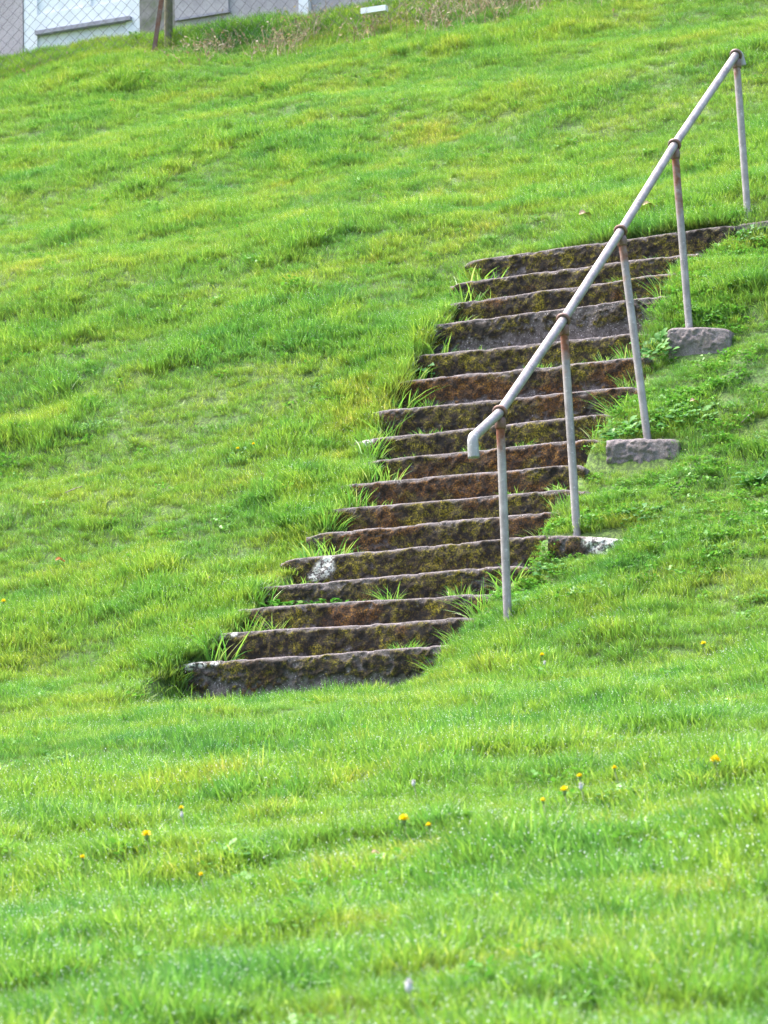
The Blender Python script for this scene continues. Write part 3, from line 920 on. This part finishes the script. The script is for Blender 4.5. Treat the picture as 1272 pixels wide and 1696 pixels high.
# broad-leaved weeds
def leaf(Vv, Ff, rr, base, ang, L, wd, rise, c):
    b = len(Vv); dx, dy = math.cos(ang), math.sin(ang)
    for j, (t, w) in enumerate(((0, .08), (.25, .6), (.55, 1), (.8, .75), (1, .05))):
        r = L * t; z = base[2] + rise * L * (t - .55 * t * t)
        for s_ in (-1, 0, 1):
            zz = z + (.12 * wd * w * abs(s_))
            Vv.append((base[0] + dx * r - dy * wd * w * s_ / 2, base[1] + dy * r + dx * wd * w * s_ / 2, zz)); rr.append(c)
        if j:
            for q in (0, 1):
                a = b + (j - 1) * 3 + q; Ff.append((a, a + 1, a + 4, a + 3))
def rosette(n, rad, L0, L1, asp, rise, seed):
    Rr = np.random.default_rng(seed); Vv = []; Ff = []; rr = []
    for i in range(n):
        a = Rr.uniform(0, 6.28); q = rad * math.sqrt(Rr.uniform()); L = Rr.uniform(L0, L1)
        base = (q * math.cos(a), q * math.sin(a), Rr.uniform(.0, .05) * (1.2 - q / rad))
        leaf(Vv, Ff, rr, base, a + Rr.normal(0, 1.0), L, L * asp * Rr.uniform(.8, 1.2), Rr.uniform(.3, 1.4) * rise, Rr.uniform())
    return Vv, Ff, rr
W_PROTO = []
for (n, rad, L0, L1, asp, rise, seed, mat) in ((70, .13, .03, .055, .62, .9, 1, M_WEED), (48, .09, .035, .07, .45, 1.1, 2, M_WEED), (60, .12, .018, .035, .85, .8, 3, M_PALE), (24, .05, .05, .10, .35, .8, 4, M_PALE)):
    Vv, Ff, rr = rosette(n, rad, L0, L1, asp, rise, seed)
    o = mesh_obj('weed', Vv, Ff, mat, attrs={'rnd': rr}, link=False); W_PROTO.append(o.data); bpy.data.objects.remove(o)
weeds = [(470, 992, 0, .9, 'low dark leafy weed on the left of the fourth riser from the bottom'),
         (545, 990, 0, .7, 'smaller leafy weed beside the dark one under the fourth riser'),
         (1035, 712, 1, 1.1, 'dark green leafy weed spilling over the footing below the third post'),
         (1140, 684, 0, 1.1, 'wide dark leafy clump on the bank right of the third post'),
         (1110, 683, 1, .8, 'small leafy clump between the third post and the wide dark clump'),
         (1220, 462, 0, 1.0, 'leafy clump on the bank right of the fourth post'),
         (1195, 425, 1, .8, 'yellow green leafy clump below the right end of the top step'),
         (1180, 515, 0, .9, 'leafy weed just right of the fourth post foot'),
         (1065, 850, 2, 1.1, 'pale small-leaved clover clump right of the second post'),
         (1095, 872, 2, .9, 'pale clover clump below the larger clover clump'),
         (1130, 848, 2, .8, 'pale bluish clump right of the clover by the second post'),
         (1250, 792, 3, 1.1, 'broad-leaved weed at the right edge below the third footing'),
         (1175, 905, 0, .8, 'leafy weed right of the crumbling white footing'),
         (880, 1000, 3, 1.0, 'bluish leafed weed right of the lowest post'),
         (925, 935, 0, .8, 'leafy weed in front of the crumbling footing'),
         (540, 634, 0, .7, 'dark little weed on the bank left of the twelfth step'),
         (405, 750, 2, .9, 'pale leafy patch with yellow flowers on the left bank'),
         (700, 602, 3, 1.0, 'leafy weed at the left end of the thirteenth riser'),
         (150, 700, 0, .6, 'small dark weed far left on the bank'),
         (1245, 385, 2, 1.0, 'pale weed at the right edge by the top post'),
         (1090, 570, 1, 1.1, 'tall leafy weed left of the fourth footing'),
         (800, 556, 2, .5, 'small pale weed on the tread below the bare grey riser')]
for (x, y, pr, s, lab) in weeds:
    h = ground_hit(x, y, .03)
    if not h: continue
    u, v, z, dist = h
    if x in (470, 545): u, v = 3 * TREAD - .07, on_u(x, y, 3 * TREAD - .07)[0]; z = STEP[2][2] - .005
    if x == 800: u, v = 13 * TREAD - .06, on_u(x, y, 13 * TREAD - .06)[0]; z = (STEP[12][2] + STEP[12][4]) / 2
    o = bpy.data.objects.new('leafy_weed', W_PROTO[pr]); sc.collection.objects.link(o)
    o.location = UVZ(u, v, z); s *= 1.05
    o.rotation_euler = (.0, 0, R.uniform(0, 6.28)); o.scale = (s, s, s)
    if x not in (470, 545, 800):
        # lay it along the slope
        e = .06; gu = (float(ground_z(u + e, v)) - float(ground_z(u - e, v))) / (2 * e)
        n = Vector((-gu * SP * .7, -gu * CP * .7, 1)).normalized()
        o.rotation_euler = (n.to_track_quat('Z', 'Y')).to_euler()
    tag(o, lab, 'weed', 'broad leaved weeds on the bank')

# dandelions
Y_ = Mat('dandelion_petal', .6); Y_.col(Y_.ramp(Y_.attr('rnd'), [(0, (.88, .62, .006)), (1, (.92, .78, .01))])); M_PETAL = Y_.m
Y_ = Mat('bract', .7); Y_.col((.14, .22, .06)); M_BRACT = Y_.m
Y_ = Mat('seed_fluff', .8); Y_.col((.55, .53, .55)); M_FLUFF = Y_.m
Y_ = Mat('flower_stem', .5); Y_.col((.20, .24, .10)); M_STEM = Y_.m
def dandelion(px, py, size, lab, kind='flower', stem=.085):
    size *= 1.2
    h = ground_hit(px, py, stem)
    if not h: return
    u, v, z, dist = h
    root = empty('dandelion', UVZ(u, v, z), lab, 'dandelion', 'dandelions dotted over the grass')
    Rr = np.random.default_rng(int(px * 13 + py))
    top = Vector(UVZ(u, v, z + stem))
    mb = MB(); bs = Vector(UVZ(u + .015, v + .01, z - .01))
    mb.tube([bs, bs.lerp(top, .5) + Vector((.004, 0, 0)), top], .0018, 6)
    mesh_obj('stem', mb.v, mb.f, M_STEM, root)
    mb = MB()
    mb.tube([top - Vector((0, 0, .006 * size)), top, top + Vector((0, 0, .006)) * size, top + Vector((0, 0, .012)) * size], [.002, .006 * size, .007 * size, .0045 * size], 10)
    mesh_obj('bract', mb.v, mb.f, M_BRACT if kind == 'flower' else M_FLUFF, root)
    Vv = []; Ff = []; rr = []
    n = 90 if kind == 'flower' else 60
    for i in range(n):
        a = Rr.uniform(0, 6.28); el = Rr.uniform(.15, 1.4); L = (.019 if kind == 'flower' else .013) * size * Rr.uniform(.7, 1.1)
        d = Vector((math.cos(a) * math.cos(el), math.sin(a) * math.cos(el), math.sin(el)))
        sdv = Vector((-math.sin(a), math.cos(a), 0)) * (.0022 if kind == 'flower' else .001) * size
        c = top + Vector((0, 0, .008 * size)); b = len(Vv); q = Rr.uniform()
        Vv += [tuple(c - sdv * .5), tuple(c + sdv * .5), tuple(c + d * L + sdv), tuple(c + d * L - sdv)]; rr += [q] * 4
        Ff.append((b, b + 1, b + 2, b + 3))
    mesh_obj('flower_head' if kind == 'flower' else 'seed_head', Vv, Ff, M_PETAL if kind == 'flower' else M_FLUFF, root, smooth=False, attrs={'rnd': rr})
dandelion(1185, 1268, 1.0, 'largest yellow dandelion, near the right edge of the foreground')
dandelion(669, 1364, .85, 'yellow dandelion in the middle of the foreground')
dandelion(935, 1315, .8, 'yellow dandelion right of the middle, lowest of three close together')
dandelion(899, 1330, .5, 'small yellow dandelion bud left of the three close together')
dandelion(960, 1290, .55, 'small yellow dandelion above a grey seed head')
dandelion(243, 1389, .8, 'yellow dandelion in the left part of the foreground')
dandelion(710, 1371, .5, 'tiny yellow dandelion right beside the one in the middle')
dandelion(137, 1424, .5, 'tiny yellow bud at the far left of the foreground')
dandelion(300, 1342, .5, 'small yellow dandelion above the left grey seed head')
dandelion(1165, 1070, .7, 'yellow dandelion high on the right, level with the lowest step')
dandelion(898, 1088, .6, 'small yellow dandelion below the lowest handrail post')
dandelion(6, 1000, .8, 'yellow dandelion at the left edge of the photo')
dandelion(1018, 1276, .5, 'brownish orange dandelion bud between the three and the largest')
dandelion(333, 1453, .45, 'tiny yellow bud lowest in the foreground')
dandelion(394, 746, .6, 'small yellow flower on the pale patch left of the steps')
dandelion(420, 738, .55, 'small yellow flower, upper one of the pale patch')
dandelion(962, 1306, .8, 'grey seed head under a small yellow dandelion', 'seed')
dandelion(685, 1300, .8, 'grey seed head alone in the middle of the foreground', 'seed')
dandelion(301, 1352, .7, 'grey seed head in the left part of the foreground', 'seed')
dandelion(677, 1640, 1.0, 'grey seed head lowest of all, at the bottom edge', 'seed', .09)
dandelion(902, 1100, .7, 'pale seed head below the small yellow flower near the lowest post', 'seed')

# fallen leaves and dry sticks
L_ = Mat('fallen_leaf', .7); L_.col(L_.ramp(L_.noise(80), [(.3, (.45, .28, .15)), (.7, (.66, .48, .30))])); M_LEAF = L_.m
L_ = Mat('orange_leaf', .7); L_.col(L_.ramp(L_.noise(80), [(.3, (.40, .10, .03)), (.7, (.60, .26, .04))])); M_OLEAF = L_.m
L_ = Mat('dry_stick', .8); L_.col(L_.ramp(L_.noise(50), [(.3, (.16, .12, .09)), (.7, (.40, .34, .27))])); M_STICK = L_.m
for (x, y, s, mat, lab) in ((970, 356, .085, M_LEAF, 'curled tan leaf left of the rail above the top step'), (1075, 340, .075, M_LEAF, 'curled tan leaf right of the rail near the fourth post'),
                            (188, 168, .06, M_OLEAF, 'small orange leaf high on the left of the bank'), (182, 1265, .030, M_OLEAF, 'orange leaf on the trodden strip at the left'),
                            (100, 928, .05, M_OLEAF, 'reddish leaf on the bank at the far left'), (622, 1412, .022, M_LEAF, 'tan leaf scrap in the middle foreground'),
                            (1150, 665, .05, M_LEAF, 'reddish tan leaf above the wide dark clump')):
    h = ground_hit(x, y, .065)
    if not h: continue
    u, v, z, dist = h
    Vv = []; Ff = []
    n = 7
    for i in range(n):
        t = i / (n - 1); w = math.sin(math.pi * min(.97, max(.04, t))) ** .7
        for q in (-1, -.5, 0, .5, 1):
            Vv.append((s * (t - .5), s * .38 * w * q, s * (.22 * q * q * w + .12 * math.sin(t * 5 + q))))
    for i in range(n - 1):
        for q in range(4): a = i * 5 + q; Ff.append((a, a + 1, a + 6, a + 5))
    o = mesh_obj('fallen_leaf', Vv, Ff, mat); o.location = UVZ(u, v, z + .065); o.rotation_euler = (.55, .15, R.uniform(0, .6))
    tag(o, lab, 'leaf', 'fallen leaves on the grass')
for (x0, y0, x1, y1, lab) in ((335, 966, 347, 954, 'short pale stick on the bank left of the fourth step'), (108, 816, 136, 804, 'thin brown twig on the left bank'), (55, 835, 70, 834, 'tiny brown twig at the far left'),
                             (1228, 700, 1250, 680, 'thin brown twig at the right edge of the bank'), (660, 165, 688, 160, 'dark twig high on the slope above the steps')):
    a = ground_hit(x0, y0, .05); b = ground_hit(x1, y1, .05)
    A = Vector(UVZ(a[0], a[1], a[2] + .05)); 
    d = ray(x1, y1); dd = A.y / d[1]; B = Vector((d[0] * dd, d[1] * dd + .03, d[2] * dd + EYE))
    mb = MB(); mb.tube([A, A.lerp(B, .5) + Vector((0, 0, .003)), B], [.003, .0035, .0022], 6)
    so = mesh_obj('stick', mb.v, mb.f, M_STICK, None, origin=tuple(A))
    tag(so, lab, 'stick', 'dry sticks on the grass')
